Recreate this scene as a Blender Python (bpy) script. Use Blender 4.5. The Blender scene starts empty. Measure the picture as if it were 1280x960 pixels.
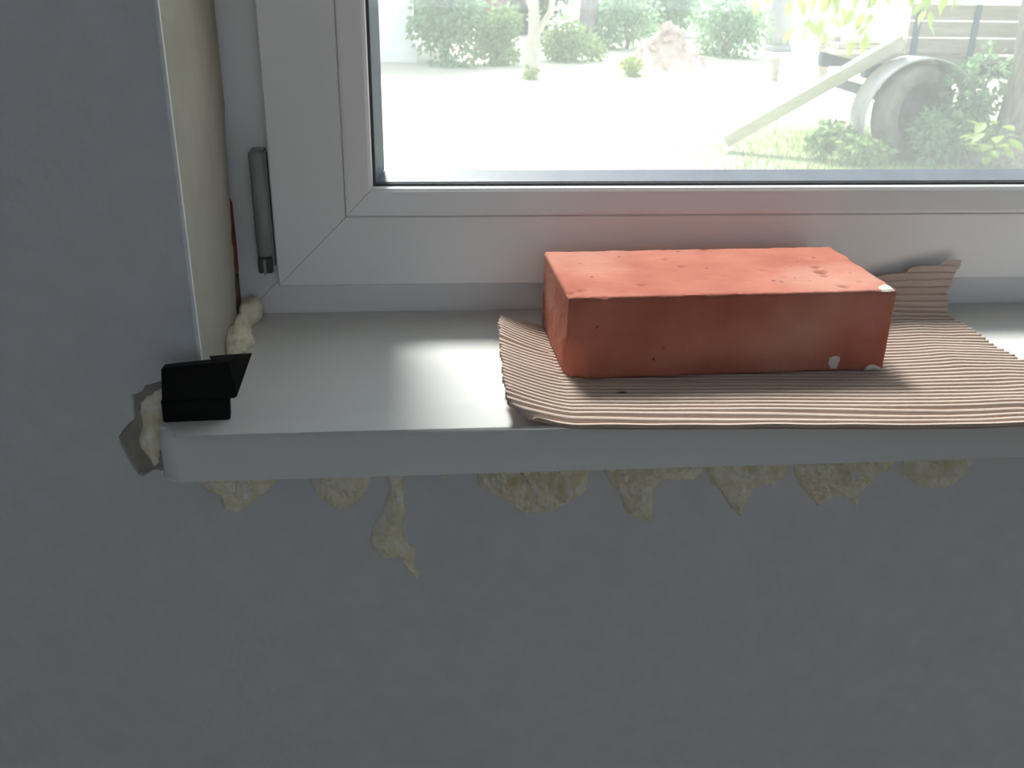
import bpy, bmesh, math, random
from mathutils import Vector, Matrix, Euler, noise
from mathutils.geometry import tessellate_polygon, delaunay_2d_cdt

# ------------------------------------------------------------------ camera, world, sun, exposure
scn = bpy.context.scene
C = scn.collection
FPX = 1212.8
cam_d = bpy.data.cameras.new('camera')
cam = bpy.data.objects.new('camera', cam_d); C.objects.link(cam)
cam.location = (-0.10207, -0.65596, 0.29356)
cam.rotation_euler = (1.155455, -0.015948, -0.087553)
cam_d.sensor_width = 36.0
cam_d.lens = 36.0 * FPX / 1280
cam_d.clip_start = 0.02; cam_d.clip_end = 300
cam_d.dof.use_dof = True
cam_d.dof.focus_distance = 0.74
cam_d.dof.aperture_fstop = 22.0
scn.camera = cam

world = bpy.data.worlds.new('sky'); scn.world = world
world.use_nodes = True
bg = world.node_tree.nodes['Background']
bg.inputs[0].default_value = (0.84, 0.94, 1.06, 1)
bg.inputs[1].default_value = 1.6

sun_d = bpy.data.lights.new('sun', 'SUN')
sun_d.energy = 8.3
sun_d.angle = math.radians(14)
sun_d.color = (1.0, 0.975, 0.94)
sun = bpy.data.objects.new('sun_offscreen', sun_d); C.objects.link(sun)
SUN_TO = Vector((-0.15, 0.66, 1.0)).normalized()
sun.rotation_euler = SUN_TO.to_track_quat('Z', 'Y').to_euler()
sun.location = (-3, 8, 12)

vs = scn.view_settings
scn.display_settings.display_device = 'sRGB'
vs.view_transform = 'Standard'; vs.look = 'None'; vs.exposure = 0.0; vs.gamma = 1.0
vs.use_curve_mapping = False
try:
    scn.cycles.use_denoising = True
    scn.cycles.max_bounces = 12
    scn.cycles.diffuse_bounces = 6
    scn.cycles.transparent_max_bounces = 16
    scn.cycles.sample_clamp_indirect = 6.0
except Exception:
    pass

# ------------------------------------------------------------------ pixel helpers (1280 x 960)
CR = Euler((1.155455, -0.015948, -0.087553)).to_matrix(); CL = Vector((-0.10207, -0.65596, 0.29356))   # where the photograph was taken from
def ray(px, py):
    return CR @ Vector(((px - 640) / FPX, -(py - 480) / FPX, -1.0))
def on_z(px, py, z):
    d = ray(px, py); return CL + d * ((z - CL.z) / d.z)
def on_y(px, py, y):
    d = ray(px, py); return CL + d * ((y - CL.y) / d.y)
GZ = -1.5
def gnd(px, py): return on_z(px, py, GZ)

# ------------------------------------------------------------------ helpers
rnd = random.Random(7)
def new_obj(name, me, m=None, parent=None):
    o = bpy.data.objects.new(name, me); C.objects.link(o)
    if m is not None: me.materials.append(m)
    if parent is not None: o.parent = parent
    return o
def from_bm(name, bm, m=None, parent=None, smooth=False):
    bmesh.ops.recalc_face_normals(bm, faces=bm.faces[:])
    me = bpy.data.meshes.new(name); bm.to_mesh(me); bm.free()
    if smooth:
        for p in me.polygons: p.use_smooth = True
    return new_obj(name, me, m, parent)
def from_py(name, v, f, m=None, parent=None, smooth=False):
    me = bpy.data.meshes.new(name); me.from_pydata([tuple(a) for a in v], [], f); me.update()
    if smooth:
        for p in me.polygons: p.use_smooth = True
    return new_obj(name, me, m, parent)
def empty(name, loc=(0, 0, 0), rz=0.0):
    o = bpy.data.objects.new(name, None); C.objects.link(o)
    o.location = loc; o.rotation_euler = (0, 0, rz); o.empty_display_size = 0.05
    return o
def tag(o, label, cat, group=None):
    o['label'] = label; o['category'] = cat
    if group: o['group'] = group
    return o
def struct(o, label=None):
    o['kind'] = 'structure'
    if label: o['label'] = label
    return o
def add_box(bm, x0, x1, y0, y1, z0, z1):
    vs_ = [bm.verts.new(p) for p in ((x0,y0,z0),(x1,y0,z0),(x1,y1,z0),(x0,y1,z0),(x0,y0,z1),(x1,y0,z1),(x1,y1,z1),(x0,y1,z1))]
    for q in ((0,3,2,1),(4,5,6,7),(0,1,5,4),(1,2,6,5),(2,3,7,6),(3,0,4,7)):
        bm.faces.new([vs_[i] for i in q])
def box(name, x0, x1, y0, y1, z0, z1, m, parent=None, bev=0.0):
    bm = bmesh.new(); add_box(bm, x0, x1, y0, y1, z0, z1)
    if bev: bmesh.ops.bevel(bm, geom=bm.edges[:], offset=bev, segments=2, affect='EDGES')
    return from_bm(name, bm, m, parent)
def prism(name, pts, axis_fn, a, b, m, parent=None, bev=0.0):
    """closed 2-D outline pts, swept from a to b; axis_fn(u, v, t) -> xyz"""
    bm = bmesh.new()
    lo = [bm.verts.new(axis_fn(u, v, a)) for u, v in pts]
    hi = [bm.verts.new(axis_fn(u, v, b)) for u, v in pts]
    n = len(pts)
    bm.faces.new(lo); bm.faces.new(hi)
    for i in range(n): bm.faces.new((lo[i], lo[(i+1) % n], hi[(i+1) % n], hi[i]))
    if bev: bmesh.ops.bevel(bm, geom=bm.edges[:], offset=bev, segments=2, affect='EDGES')
    return from_bm(name, bm, m, parent)
def lerp_tab(tab, t):
    if t <= tab[0][0]: return tab[0][1]
    for (a, va), (b, vb) in zip(tab, tab[1:]):
        if t <= b:
            k = (t - a) / (b - a); return va + (vb - va) * k
    return tab[-1][1]
def nz(x, y=0.0, z=0.0): return noise.noise(Vector((x, y, z)))

# ------------------------------------------------------------------ materials
def mat(name, col, rough=0.6, col2=None, scale=30.0, bump=0.0, bscale=None, spec=0.5, detail=4.0, metal=0.0, stretch=None, contrast=(0.35, 0.65)):
    m = bpy.data.materials.new(name); m.use_nodes = True
    nt = m.node_tree; b = nt.nodes['Principled BSDF']
    b.inputs['Base Color'].default_value = (*col, 1)
    b.inputs['Roughness'].default_value = rough
    b.inputs['Metallic'].default_value = metal
    b.inputs['Specular IOR Level'].default_value = spec
    tc = nt.nodes.new('ShaderNodeTexCoord')
    src = tc.outputs['Object']
    if stretch:
        mp = nt.nodes.new('ShaderNodeMapping'); mp.inputs['Scale'].default_value = stretch
        nt.links.new(src, mp.inputs[0]); src = mp.outputs[0]
    if col2:
        n = nt.nodes.new('ShaderNodeTexNoise'); n.inputs['Scale'].default_value = scale; n.inputs['Detail'].default_value = detail
        nt.links.new(src, n.inputs['Vector'])
        r = nt.nodes.new('ShaderNodeValToRGB')
        r.color_ramp.elements[0].position = contrast[0]; r.color_ramp.elements[0].color = (*col, 1)
        r.color_ramp.elements[1].position = contrast[1]; r.color_ramp.elements[1].color = (*col2, 1)
        nt.links.new(n.outputs['Fac'], r.inputs[0]); nt.links.new(r.outputs[0], b.inputs['Base Color'])
    if bump:
        n2 = nt.nodes.new('ShaderNodeTexNoise'); n2.inputs['Scale'].default_value = bscale or scale; n2.inputs['Detail'].default_value = 5
        nt.links.new(src, n2.inputs['Vector'])
        bp = nt.nodes.new('ShaderNodeBump'); bp.inputs['Strength'].default_value = bump; bp.inputs['Distance'].default_value = 0.002
        nt.links.new(n2.outputs['Fac'], bp.inputs['Height']); nt.links.new(bp.outputs[0], b.inputs['Normal'])
    return m
def glass_mat(name, haze):
    m = bpy.data.materials.new(name); m.use_nodes = True
    nt = m.node_tree; nt.nodes.clear()
    out = nt.nodes.new('ShaderNodeOutputMaterial')
    tr = nt.nodes.new('ShaderNodeBsdfTransparent'); tr.inputs[0].default_value = (0.975, 0.985, 0.98, 1)
    gl = nt.nodes.new('ShaderNodeBsdfGlossy'); gl.inputs['Roughness'].default_value = 0.02
    mx = nt.nodes.new('ShaderNodeMixShader')
    mx.inputs[0].default_value = 0.03; nt.links.new(tr.outputs[0], mx.inputs[1]); nt.links.new(gl.outputs[0], mx.inputs[2])
    last = mx
    if haze:  # translucent veil mixed into the glass, imitating haze and flare over the view
        tl = nt.nodes.new('ShaderNodeBsdfTranslucent'); tl.inputs[0].default_value = (0.92, 0.95, 0.95, 1)
        tc = nt.nodes.new('ShaderNodeTexCoord')
        n = nt.nodes.new('ShaderNodeTexNoise'); n.inputs['Scale'].default_value = 2.2; n.inputs['Detail'].default_value = 3
        nt.links.new(tc.outputs['Object'], n.inputs['Vector'])
        mr = nt.nodes.new('ShaderNodeMapRange'); mr.inputs['From Min'].default_value = 0.3; mr.inputs['From Max'].default_value = 0.7
        mr.inputs['To Min'].default_value = haze * 0.8; mr.inputs['To Max'].default_value = haze * 1.2
        nt.links.new(n.outputs['Fac'], mr.inputs['Value'])
        m2 = nt.nodes.new('ShaderNodeMixShader')
        nt.links.new(mr.outputs[0], m2.inputs[0]); nt.links.new(mx.outputs[0], m2.inputs[1]); nt.links.new(tl.outputs[0], m2.inputs[2])
        last = m2
    nt.links.new(last.outputs[0], out.inputs[0])
    return m
def leaf_mat(name, c1, c2, scale=3.0, trans=0.6):
    m = bpy.data.materials.new(name); m.use_nodes = True
    nt = m.node_tree; b = nt.nodes['Principled BSDF']; out = nt.nodes['Material Output']
    geo = nt.nodes.new('ShaderNodeNewGeometry')
    r = nt.nodes.new('ShaderNodeValToRGB')
    r.color_ramp.elements[0].color = (*c1, 1); r.color_ramp.elements[1].color = (*c2, 1)
    nt.links.new(geo.outputs['Random Per Island'], r.inputs[0])
    nt.links.new(r.outputs[0], b.inputs['Base Color']); b.inputs['Roughness'].default_value = 0.5
    tl = nt.nodes.new('ShaderNodeBsdfTranslucent'); nt.links.new(r.outputs[0], tl.inputs[0])
    mx = nt.nodes.new('ShaderNodeMixShader'); mx.inputs[0].default_value = trans
    nt.links.new(b.outputs[0], mx.inputs[1]); nt.links.new(tl.outputs[0], mx.inputs[2]); nt.links.new(mx.outputs[0], out.inputs[0])
    return m

M = {}
M['wallpaper'] = mat('wallpaper', (0.60, 0.605, 0.635), 0.85, (0.63, 0.635, 0.665), 60, 0.25, 260, spec=0.2)
M['plaster'] = mat('plaster', (0.26, 0.25, 0.22), 0.95, (0.36, 0.34, 0.30), 60, 0.5, 200, spec=0.1)
M['reveal'] = mat('reveal_plaster', (0.40, 0.385, 0.325), 0.9, (0.46, 0.445, 0.385), 18, 0.3, 120, spec=0.2)
M['bead_white'] = mat('corner_white', (0.80, 0.82, 0.84), 0.6, (0.72, 0.74, 0.76), 80)
M['pvc'] = mat('white_pvc', (0.85, 0.845, 0.855), 0.32, (0.83, 0.825, 0.835), 6, spec=0.45)
M['pvc_sill'] = mat('white_sill_pvc', (0.70, 0.695, 0.685), 0.42, (0.675, 0.67, 0.66), 5, spec=0.4)
M['gasket'] = mat('grey_gasket', (0.05, 0.055, 0.06), 0.6, (0.07, 0.075, 0.08), 50)
M['spacer'] = mat('spacer_aluminium', (0.20, 0.22, 0.265), 0.45, (0.23, 0.25, 0.295), 40, metal=0.0)
M['glass'] = glass_mat('window_glass', 0.0)
M['glass_haze'] = glass_mat('window_glass_haze', 0.095)  # outer pane carries the imitated glare haze in its shader
M['brick'] = None
M['black'] = mat('black_plastic', (0.006, 0.006, 0.006), 0.5, (0.009, 0.009, 0.009), 60, spec=0.12)
M['foam'] = mat('expanding_foam', (0.84, 0.76, 0.54), 0.8, (0.95, 0.92, 0.82), 110, 0.8, 420, spec=0.2)
M['hinge'] = mat('hinge_grey', (0.24, 0.27, 0.26), 0.45, (0.28, 0.31, 0.30), 30)
M['hinge_dark'] = mat('hinge_dark', (0.03, 0.035, 0.035), 0.5, (0.05, 0.05, 0.05), 30)
M['red'] = mat('old_red_brick', (0.30, 0.06, 0.035), 0.95, (0.20, 0.045, 0.03), 120, 0.6, 200)
M['dark_wood'] = mat('dark_brown_shim', (0.10, 0.065, 0.04), 0.9, (0.16, 0.11, 0.07), 60)
M['floor'] = mat('floor_boards', (0.42, 0.35, 0.27), 0.7, (0.50, 0.42, 0.33), 6)
M['room'] = mat('room_paint', (0.62, 0.64, 0.67), 0.9, (0.66, 0.68, 0.70), 4)
M['ceiling'] = mat('ceiling_paint', (0.80, 0.80, 0.80), 0.9, (0.78, 0.78, 0.78), 4)

def brick_mat():
    m = bpy.data.materials.new('red_clay_brick'); m.use_nodes = True
    nt = m.node_tree; b = nt.nodes['Principled BSDF']; L = nt.links
    b.inputs['Roughness'].default_value = 0.9; b.inputs['Specular IOR Level'].default_value = 0.2
    tc = nt.nodes.new('ShaderNodeTexCoord')
    n = nt.nodes.new('ShaderNodeTexNoise'); n.inputs['Scale'].default_value = 22; n.inputs['Detail'].default_value = 7
    L.new(tc.outputs['Object'], n.inputs['Vector'])
    r = nt.nodes.new('ShaderNodeValToRGB')
    r.color_ramp.elements[0].position = 0.3; r.color_ramp.elements[0].color = (0.36, 0.115, 0.080, 1)
    r.color_ramp.elements[1].position = 0.72; r.color_ramp.elements[1].color = (0.46, 0.175, 0.125, 1)
    L.new(n.outputs['Fac'], r.inputs[0])
    # small dark specks
    v = nt.nodes.new('ShaderNodeTexVoronoi'); v.inputs['Scale'].default_value = 95
    L.new(tc.outputs['Object'], v.inputs['Vector'])
    n3 = nt.nodes.new('ShaderNodeTexNoise'); n3.inputs['Scale'].default_value = 28; n3.inputs['Detail'].default_value = 2
    L.new(tc.outputs['Object'], n3.inputs['Vector'])
    mt = nt.nodes.new('ShaderNodeMath'); mt.operation = 'LESS_THAN'; mt.inputs[1].default_value = 0.17
    L.new(v.outputs['Distance'], mt.inputs[0])
    mg = nt.nodes.new('ShaderNodeMath'); mg.operation = 'GREATER_THAN'; mg.inputs[1].default_value = 0.58
    L.new(n3.outputs['Fac'], mg.inputs[0])
    mm = nt.nodes.new('ShaderNodeMath'); mm.operation = 'MULTIPLY'; L.new(mt.outputs[0], mm.inputs[0]); L.new(mg.outputs[0], mm.inputs[1])
    mx = nt.nodes.new('ShaderNodeMix'); mx.data_type = 'RGBA'
    mx.inputs[7].default_value = (0.19, 0.07, 0.05, 1)
    L.new(mm.outputs[0], mx.inputs[0]); L.new(r.outputs[0], mx.inputs[6])
    # efflorescence, a pale bloom in blotches
    n4 = nt.nodes.new('ShaderNodeTexNoise'); n4.inputs['Scale'].default_value = 9; n4.inputs['Detail'].default_value = 5
    L.new(tc.outputs['Object'], n4.inputs['Vector'])
    r4 = nt.nodes.new('ShaderNodeValToRGB')
    r4.color_ramp.elements[0].position = 0.52; r4.color_ramp.elements[0].color = (0, 0, 0, 1)
    r4.color_ramp.elements[1].position = 0.80; r4.color_ramp.elements[1].color = (0.30, 0.30, 0.30, 1)
    L.new(n4.outputs['Fac'], r4.inputs[0])
    mx2 = nt.nodes.new('ShaderNodeMix'); mx2.data_type = 'RGBA'; mx2.inputs[7].default_value = (0.72, 0.52, 0.43, 1)
    L.new(r4.outputs[0], mx2.inputs[0]); L.new(mx.outputs[2], mx2.inputs[6])
    L.new(mx2.outputs[2], b.inputs['Base Color'])
    n2 = nt.nodes.new('ShaderNodeTexNoise'); n2.inputs['Scale'].default_value = 320; n2.inputs['Detail'].default_value = 4
    L.new(tc.outputs['Object'], n2.inputs['Vector'])
    bp = nt.nodes.new('ShaderNodeBump'); bp.inputs['Strength'].default_value = 0.35; bp.inputs['Distance'].default_value = 0.001
    L.new(n2.outputs['Fac'], bp.inputs['Height']); L.new(bp.outputs[0], b.inputs['Normal'])
    return m
M['brick'] = brick_mat()
M['mortar'] = mat('pale_mortar', (0.62, 0.58, 0.53), 0.95, (0.72, 0.69, 0.63), 150, 0.4, 400)
M['card'] = mat('corrugated_cardboard', (0.51, 0.41, 0.355), 0.85, (0.58, 0.47, 0.41), 40, 0.15, 500, spec=0.2, stretch=(0.3, 1, 1))
M['card_liner'] = mat('cardboard_liner', (0.42, 0.30, 0.22), 0.9, (0.48, 0.35, 0.26), 40, spec=0.2)

# ------------------------------------------------------------------ the room shell
WY = -0.010                    # room face of the window wall
FR_X0, FR_X1 = -0.275, 0.945   # outer edges of the window frame
FR_Z0, FR_Z1 = -0.0145, 1.345
OX0, OX1, OZ0, OZ1 = -0.286, 0.956, -0.035, 1.356   # opening in the masonry
RX0, RX1, RY0, RY1 = -1.55, 2.45, -3.6, WY           # room
FLZ, CEZ = -0.92, 1.72
HORN = -0.283                  # left end of the sill

def wall_boxes(name, parts, m):
    bm = bmesh.new()
    for p in parts: add_box(bm, *p)
    return from_bm(name, bm, m)
core_y0, core_y1 = WY + 0.004, 0.42
wall_front = struct(wall_boxes('wall_front', [
    (RX0 - .2, OX0, core_y0, core_y1, FLZ - .6, CEZ + .1),
    (OX1, RX1 + .2, core_y0, core_y1, FLZ - .6, CEZ + .1),
    (OX0, OX1, core_y0, core_y1, FLZ - .6, OZ0),
    (OX0, OX1, core_y0, core_y1, OZ1, CEZ + .1)], M['plaster']))
# wallpaper: a 4 mm skin with the window opening and the torn notch at the end of the sill cut out
def wp(px, py): p = on_y(px, py, WY); return (p.x, p.z)
torn = [wp(*q) for q in ((202,476),(192,479),(181,482),(178,488),(174,491),(164.7,494),(167,501),(166,512),(168,523),(161,529),(154,537),(148,546),(151,556),(156,565),(162,577),(168,586),(173,593),(180,595),(187,591),(194,587))]
REV = -0.2605                  # room-side corner of the left reveal
hole = [(REV, OZ1 - .02), (REV, 0.030)] + [(-0.277, 0.028)] + torn + [(-0.283, -0.060), (-0.262, -0.060), (-0.255, -0.037), (0.2, -0.0365), (OX1 - .02, -0.037), (OX1 - .02, OZ1 - .02)]
outer = [(RX0, FLZ), (RX1, FLZ), (RX1, CEZ), (RX0, CEZ)]
def skin(name, loops, y0, y1, m, parent):
    polys = [[Vector((x, z, 0)) for x, z in lp] for lp in loops]
    flat = [p for lp in polys for p in lp]
    tris = tessellate_polygon(polys)
    n = len(flat)
    v = [(p.x, y0, p.y) for p in flat] + [(p.x, y1, p.y) for p in flat]
    f = [tuple(t) for t in tris] + [tuple(i + n for i in reversed(t)) for t in tris]
    k = 0
    for lp in loops:
        c = len(lp)
        for i in range(c):
            a, b = k + i, k + (i + 1) % c
            f.append((a, b, b + n, a + n))
        k += c
    bm = bmesh.new(); vv = [bm.verts.new(p) for p in v]
    for q in f:
        try: bm.faces.new([vv[i] for i in q])
        except ValueError: pass
    return from_bm(name, bm, m, parent)
skin('wallpaper', [outer, hole], WY, core_y0, M['wallpaper'], wall_front)
# reveals: thick plaster boards; the left one breaks off raggedly before it reaches the frame
edge = []
for i in range(61):
    z = 0.0 + (OZ1 - .02) * i / 60
    k = max(0.0, 1 - max(0.0, z - 0.02) / 0.17)
    edge.append((0.1665 - 0.022 * (k ** 0.8) + 0.0035 * nz(z * 55, 3.1) * (0.25 + k), z))
fine = []
for i in range(80):
    z = 0.0 + 0.2 * i / 80
    k = max(0.0, 1 - max(0.0, z - 0.01) / 0.17)
    fine.append((0.1665 - 0.036 * (k ** 0.8) + 0.009 * nz(z * 70, 3.1) * (0.15 + k), z))
edge = fine + [e for e in edge if e[1] > 0.2]
rp_ = prism('reveal_plaster', [(core_y0 + .0001, OZ1 - .02), (core_y0 + .0001, 0.0)] + edge, lambda u, v, t: (t, u, v), OX0 + .0006, REV, M['reveal'], wall_front)
box('reveal_plaster', OX1 - .02, OX1 - .0006, core_y0 + .0001, .172, 0.0, OZ1 - .02, M['reveal'], wall_front)
box('reveal_plaster', REV, OX1 - .02, core_y0 + .0001, .172, OZ1 - .02, OZ1 - .0006, M['reveal'], wall_front)
box('corner_bead', REV - .0016, REV + .0009, WY - .0012, WY + .003, 0.0285, OZ1 - .018, M['bead_white'], wall_front, 0.0005)
# what shows in the crack beside the frame
prism('brick_edge', [(.1285, .044), (.1700, .040), (.1722, .06), (.1715, .100), (.160, .108), (.132, .09)], lambda u, v, t: (t, u, v), OX0 + .0005, -0.2632, M['red'], wall_front)
prism('wood_shim', [(.1275, .001), (.1715, .001), (.1722, .038), (.162, .0395), (.1285, .040)], lambda u, v, t: (t, u, v), OX0 + .0005, -0.2640, M['dark_wood'], wall_front)
struct(box('wall_left', RX0 - .2, RX0, RY0, WY, FLZ, CEZ, M['room']))
struct(box('wall_right', RX1, RX1 + .2, RY0, WY, FLZ, CEZ, M['room']))
struct(wall_boxes('wall_back', [
    (RX0 - .2, -0.6, RY0 - .3, RY0, FLZ, CEZ), (1.6, RX1 + .2, RY0 - .3, RY0, FLZ, CEZ),
    (-0.6, 1.6, RY0 - .3, RY0, FLZ, 0.0), (-0.6, 1.6, RY0 - .3, RY0, 1.4, CEZ)], M['room']))
struct(box('floor', RX0 - .2, RX1 + .2, RY0 - .3, core_y0 - .0005, FLZ - .2, FLZ, M['floor']))
struct(box('ceiling', RX0 - .2, RX1 + .2, RY0 - .3, core_y1, CEZ + .1001, CEZ + .25, M['ceiling']))
struct(box('ceiling', RX0, RX1, RY0, WY, CEZ, CEZ + .1, M['ceiling']))

# ------------------------------------------------------------------ window
def mitred(rect, prof, side, gap=0.00025):
    """one member of a four-sided frame: prof = [(inset, y)], mitred at 45 degrees"""
    x0, z0, x1, z1 = rect
    a, b = [], []
    for w, y in prof:
        if side == 'bottom': a.append((x0 + w + gap, y, z0 + w)); b.append((x1 - w - gap, y, z0 + w))
        if side == 'top': a.append((x0 + w + gap, y, z1 - w)); b.append((x1 - w - gap, y, z1 - w))
        if side == 'left': a.append((x0 + w, y, z0 + w + gap)); b.append((x0 + w, y, z1 - w - gap))
        if side == 'right': a.append((x1 - w, y, z0 + w + gap)); b.append((x1 - w, y, z1 - w - gap))
    bm = bmesh.new()
    va = [bm.verts.new(p) for p in a]; vb = [bm.verts.new(p) for p in b]
    bm.faces.new(va); bm.faces.new(vb); n = len(va)
    for i in range(n): bm.faces.new((va[i], va[(i+1) % n], vb[(i+1) % n], vb[i]))
    return bm
SIDES = ('bottom', 'left', 'top', 'right')
win = struct(empty('window_1', (0.335, .2, FR_Z0)), 'white plastic window with double glazing above the sill')
def wchild(o, parent):
    o.parent = parent
    o.matrix_parent_inverse = Matrix.Translation(parent_world(parent)).inverted()
    return o
def parent_world(p):
    v = Vector(p.location); q = p
    while q.parent: q = q.parent; v = v + Vector(q.location)
    return v
fr_prof = [(0, .174), (.0555, .174), (.0565, .175), (.0565, .197), (.064, .199), (.060, .244), (0, .244)]
sash_rect = (-0.2285, 0.030, 0.8985, 1.3005)
sash_prof = [(0, .1575), (.0015, .156), (.0596, .156), (.0604, .1572), (.0604, .198), (.079, .200), (.076, .226), (.0145, .226), (.0145, .173), (0, .173)]
bead_prof = [(.0608, .1572), (.0618, .1562), (.064, .1562), (.0805, .1600), (.0832, .1620), (.0838, .1645), (.0838, .1685), (.0608, .1685)]
gask_prof = [(.074, .1686), (.0860, .1686), (.0860, .1704), (.074, .1704)]
spac_prof = [(.070, .1746), (.0862, .1746), (.0930, .1904), (.070, .1904)]
gask2_prof = [(.070, .1946), (.0845, .1946), (.0835, .1978), (.070, .1978)]
for s in SIDES:
    wchild(from_bm('frame_member', mitred((FR_X0, FR_Z0, FR_X1, FR_Z1), fr_prof, s), M['pvc']), win)
for s in SIDES:
    sm = wchild(from_bm('sash_member', mitred(sash_rect, sash_prof, s), M['pvc']), win)
    for nm, pr, mm in (('glazing_bead', bead_prof, 'pvc'), ('gasket', gask_prof, 'gasket'), ('spacer_bar', spac_prof, 'spacer'), ('gasket', gask2_prof, 'gasket')):
        o = from_bm(nm, mitred(sash_rect, pr, s), M[mm]); o.parent = sm
g = .068
wchild(box('pane', sash_rect[0] + g, sash_rect[2] - g, .1705, .1745, sash_rect[1] + g, sash_rect[3] - g, M['glass']), win)
wchild(box('pane', sash_rect[0] + g, sash_rect[2] - g, .1905, .1945, sash_rect[1] + g, sash_rect[3] - g, M['glass_haze']), win)
# corner hinge with its cover, in the shade left of the sash
hg = wchild(box('hinge', -0.2440, -0.2300, .1575, .1725, 0.046, 0.146, M['hinge'], None, 0.002), win)
bm = bmesh.new()
bmesh.ops.create_cone(bm, cap_ends=True, segments=20, radius1=.0062, radius2=.0062, depth=.088, matrix=Matrix.Translation((-.2375, .1560, .1015)))
bmesh.ops.bevel(bm, geom=[e for e in bm.edges if e.calc_face_angle(0) > 1], offset=.0015, segments=2, affect='EDGES')
h2 = from_bm('hinge_cover', bm, M['hinge'], hg, True)
h3 = box('hinge_clip', -0.2432, -0.2312, .1508, .1566, 0.0435, 0.0572, M['hinge_dark'], hg, 0.0008)
h4 = box('hinge_pin', -0.2385, -0.2363, .1495, .1520, 0.0425, 0.056, M['hinge'], hg, 0.0005)
# second window of the room, behind the photographer
w2 = struct(empty('window_2', (0.5, RY0 - .2, 0.0)), 'white window in the wall behind the photographer')
for s in SIDES:
    wchild(from_bm('frame_member', mitred((-0.6, 0.0, 1.6, 1.4), [(0, RY0 - .22), (.07, RY0 - .22), (.07, RY0 - .28), (0, RY0 - .28)], s), M['pvc']), w2)
wchild(box('mullion', 0.46, 0.54, RY0 - .28, RY0 - .22, 0.07, 1.33, M['pvc']), w2)
wchild(box('pane', -0.53, 0.46, RY0 - .252, RY0 - .248, 0.07, 1.33, M['glass']), w2)
wchild(box('pane', 0.54, 1.53, RY0 - .252, RY0 - .248, 0.07, 1.33, M['glass']), w2)

# ------------------------------------------------------------------ window sill
SY = -0.0665
pl = [(HORN, WY - .0004)]
for i in range(9):
    a = math.pi + (math.pi / 2) * i / 8
    pl.append((HORN + .014 + .014 * math.cos(a), SY + .014 + .014 * math.sin(a)))
pl += [(OX1 - .021, SY), (OX1 - .021, .1735), (REV + .0006, .1735), (REV + .0006, WY - .0004)]
bm = bmesh.new()
lo = [bm.verts.new((x, y, -.0345)) for x, y in pl]; hi = [bm.verts.new((x, y, 0)) for x, y in pl]
bm.faces.new(lo); bm.faces.new(hi); n = len(pl)
for i in range(n): bm.faces.new((lo[i], lo[(i+1) % n], hi[(i+1) % n], hi[i]))
bm.edges.ensure_lookup_table()
def fe(e, ztop):
    a, b = e.verts
    zz = a.co.z > -.001 and b.co.z > -.001 if ztop else (a.co.z < -.03 and b.co.z < -.03)
    return zz and max(a.co.y, b.co.y) < WY + .001 and not (abs(a.co.y - b.co.y) < 1e-5 and a.co.y > -.02)
bmesh.ops.bevel(bm, geom=[e for e in bm.edges if fe(e, True)], offset=.0075, segments=5, affect='EDGES', profile=0.5)
bmesh.ops.bevel(bm, geom=[e for e in bm.edges if fe(e, False)], offset=.0008, segments=1, affect='EDGES')
sill = from_bm('window_sill', bm, M['pvc_sill'])
for p in sill.data.polygons: p.use_smooth = True
try: sill.data.set_sharp_from_angle(angle=math.radians(35))
except Exception: pass
tag(sill, 'long white plastic window sill with rounded front edge jutting from the wall', 'window sill')

# ------------------------------------------------------------------ brick
YAW = 0.03192
BL, BW, BH, BB = .25, .12, .065, .0048
def build_brick():
    nx, ny, nzn = 120, 58, 32
    bm = bmesh.new(); grid = {}
    def vert(i, j, k):
        key = (i, j, k)
        if key in grid: return grid[key]
        x, y, z = BL * i / nx, BW * j / ny, BH * k / nzn
        p = Vector((x, y, z))
        cx = Vector((min(max(x, .0016), BL - .0016), min(max(y, .0016), BW - .0016), min(max(z, .0016), BH - .0016)))
        d = p - cx
        if d.length > .0016: p = cx + d.normalized() * .0016
        nrm = d.normalized() if d.length > 1e-9 else Vector((0, 0, 1))
        # gentle warp and worn arrises
        edgeness = sum(1 for q in (i in (0, nx), j in (0, ny), k in (0, nzn)) if q)
        amp = .00045 if edgeness < 2 else .0011
        p -= nrm * (amp * (0.5 + nz(x * 60, y * 60, z * 60)) + .0003 * nz(x * 300, y * 300, z * 300))
        # nick off the lower front left corner
        c = Vector((0.001, 0, .004)); r = (Vector((x, y * .9, z * .62)) - c).length
        if r < .016: p += Vector((.30, .35, 0.0)) * (.016 - r) * 1.1
        # pits in the top face
        if k == nzn:
            for (hx, hy, hr, hd) in PITS:
                q = math.hypot((x - hx) , (y - hy) * 1.2)
                if q < hr: p.z -= hd * (1 - (q / hr) ** 2)
        v_ = bm.verts.new(p); grid[key] = v_
        return v_
    def quad(a, b, c_, d_):
        bm.faces.new((vert(*a), vert(*b), vert(*c_), vert(*d_)))
    for i in range(nx):
        for j in range(ny):
            quad((i, j, 0), (i, j+1, 0), (i+1, j+1, 0), (i+1, j, 0)); quad((i, j, nzn), (i+1, j, nzn), (i+1, j+1, nzn), (i, j+1, nzn))
        for k in range(nzn):
            quad((i, 0, k), (i+1, 0, k), (i+1, 0, k+1), (i, 0, k+1)); quad((i, ny, k), (i, ny, k+1), (i+1, ny, k+1), (i+1, ny, k))
    for j in range(ny):
        for k in range(nzn):
            quad((0, j, k), (0, j, k+1), (0, j+1, k+1), (0, j+1, k)); quad((nx, j, k), (nx, j+1, k), (nx, j+1, k+1), (nx, j, k+1))
    return bm
def brick_uv(px, py):
    p = on_z(px, py, BB + BH); c_, s_ = math.cos(YAW), math.sin(YAW)
    return (p.x * c_ + p.y * s_, -p.x * s_ + p.y * c_)
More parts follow.
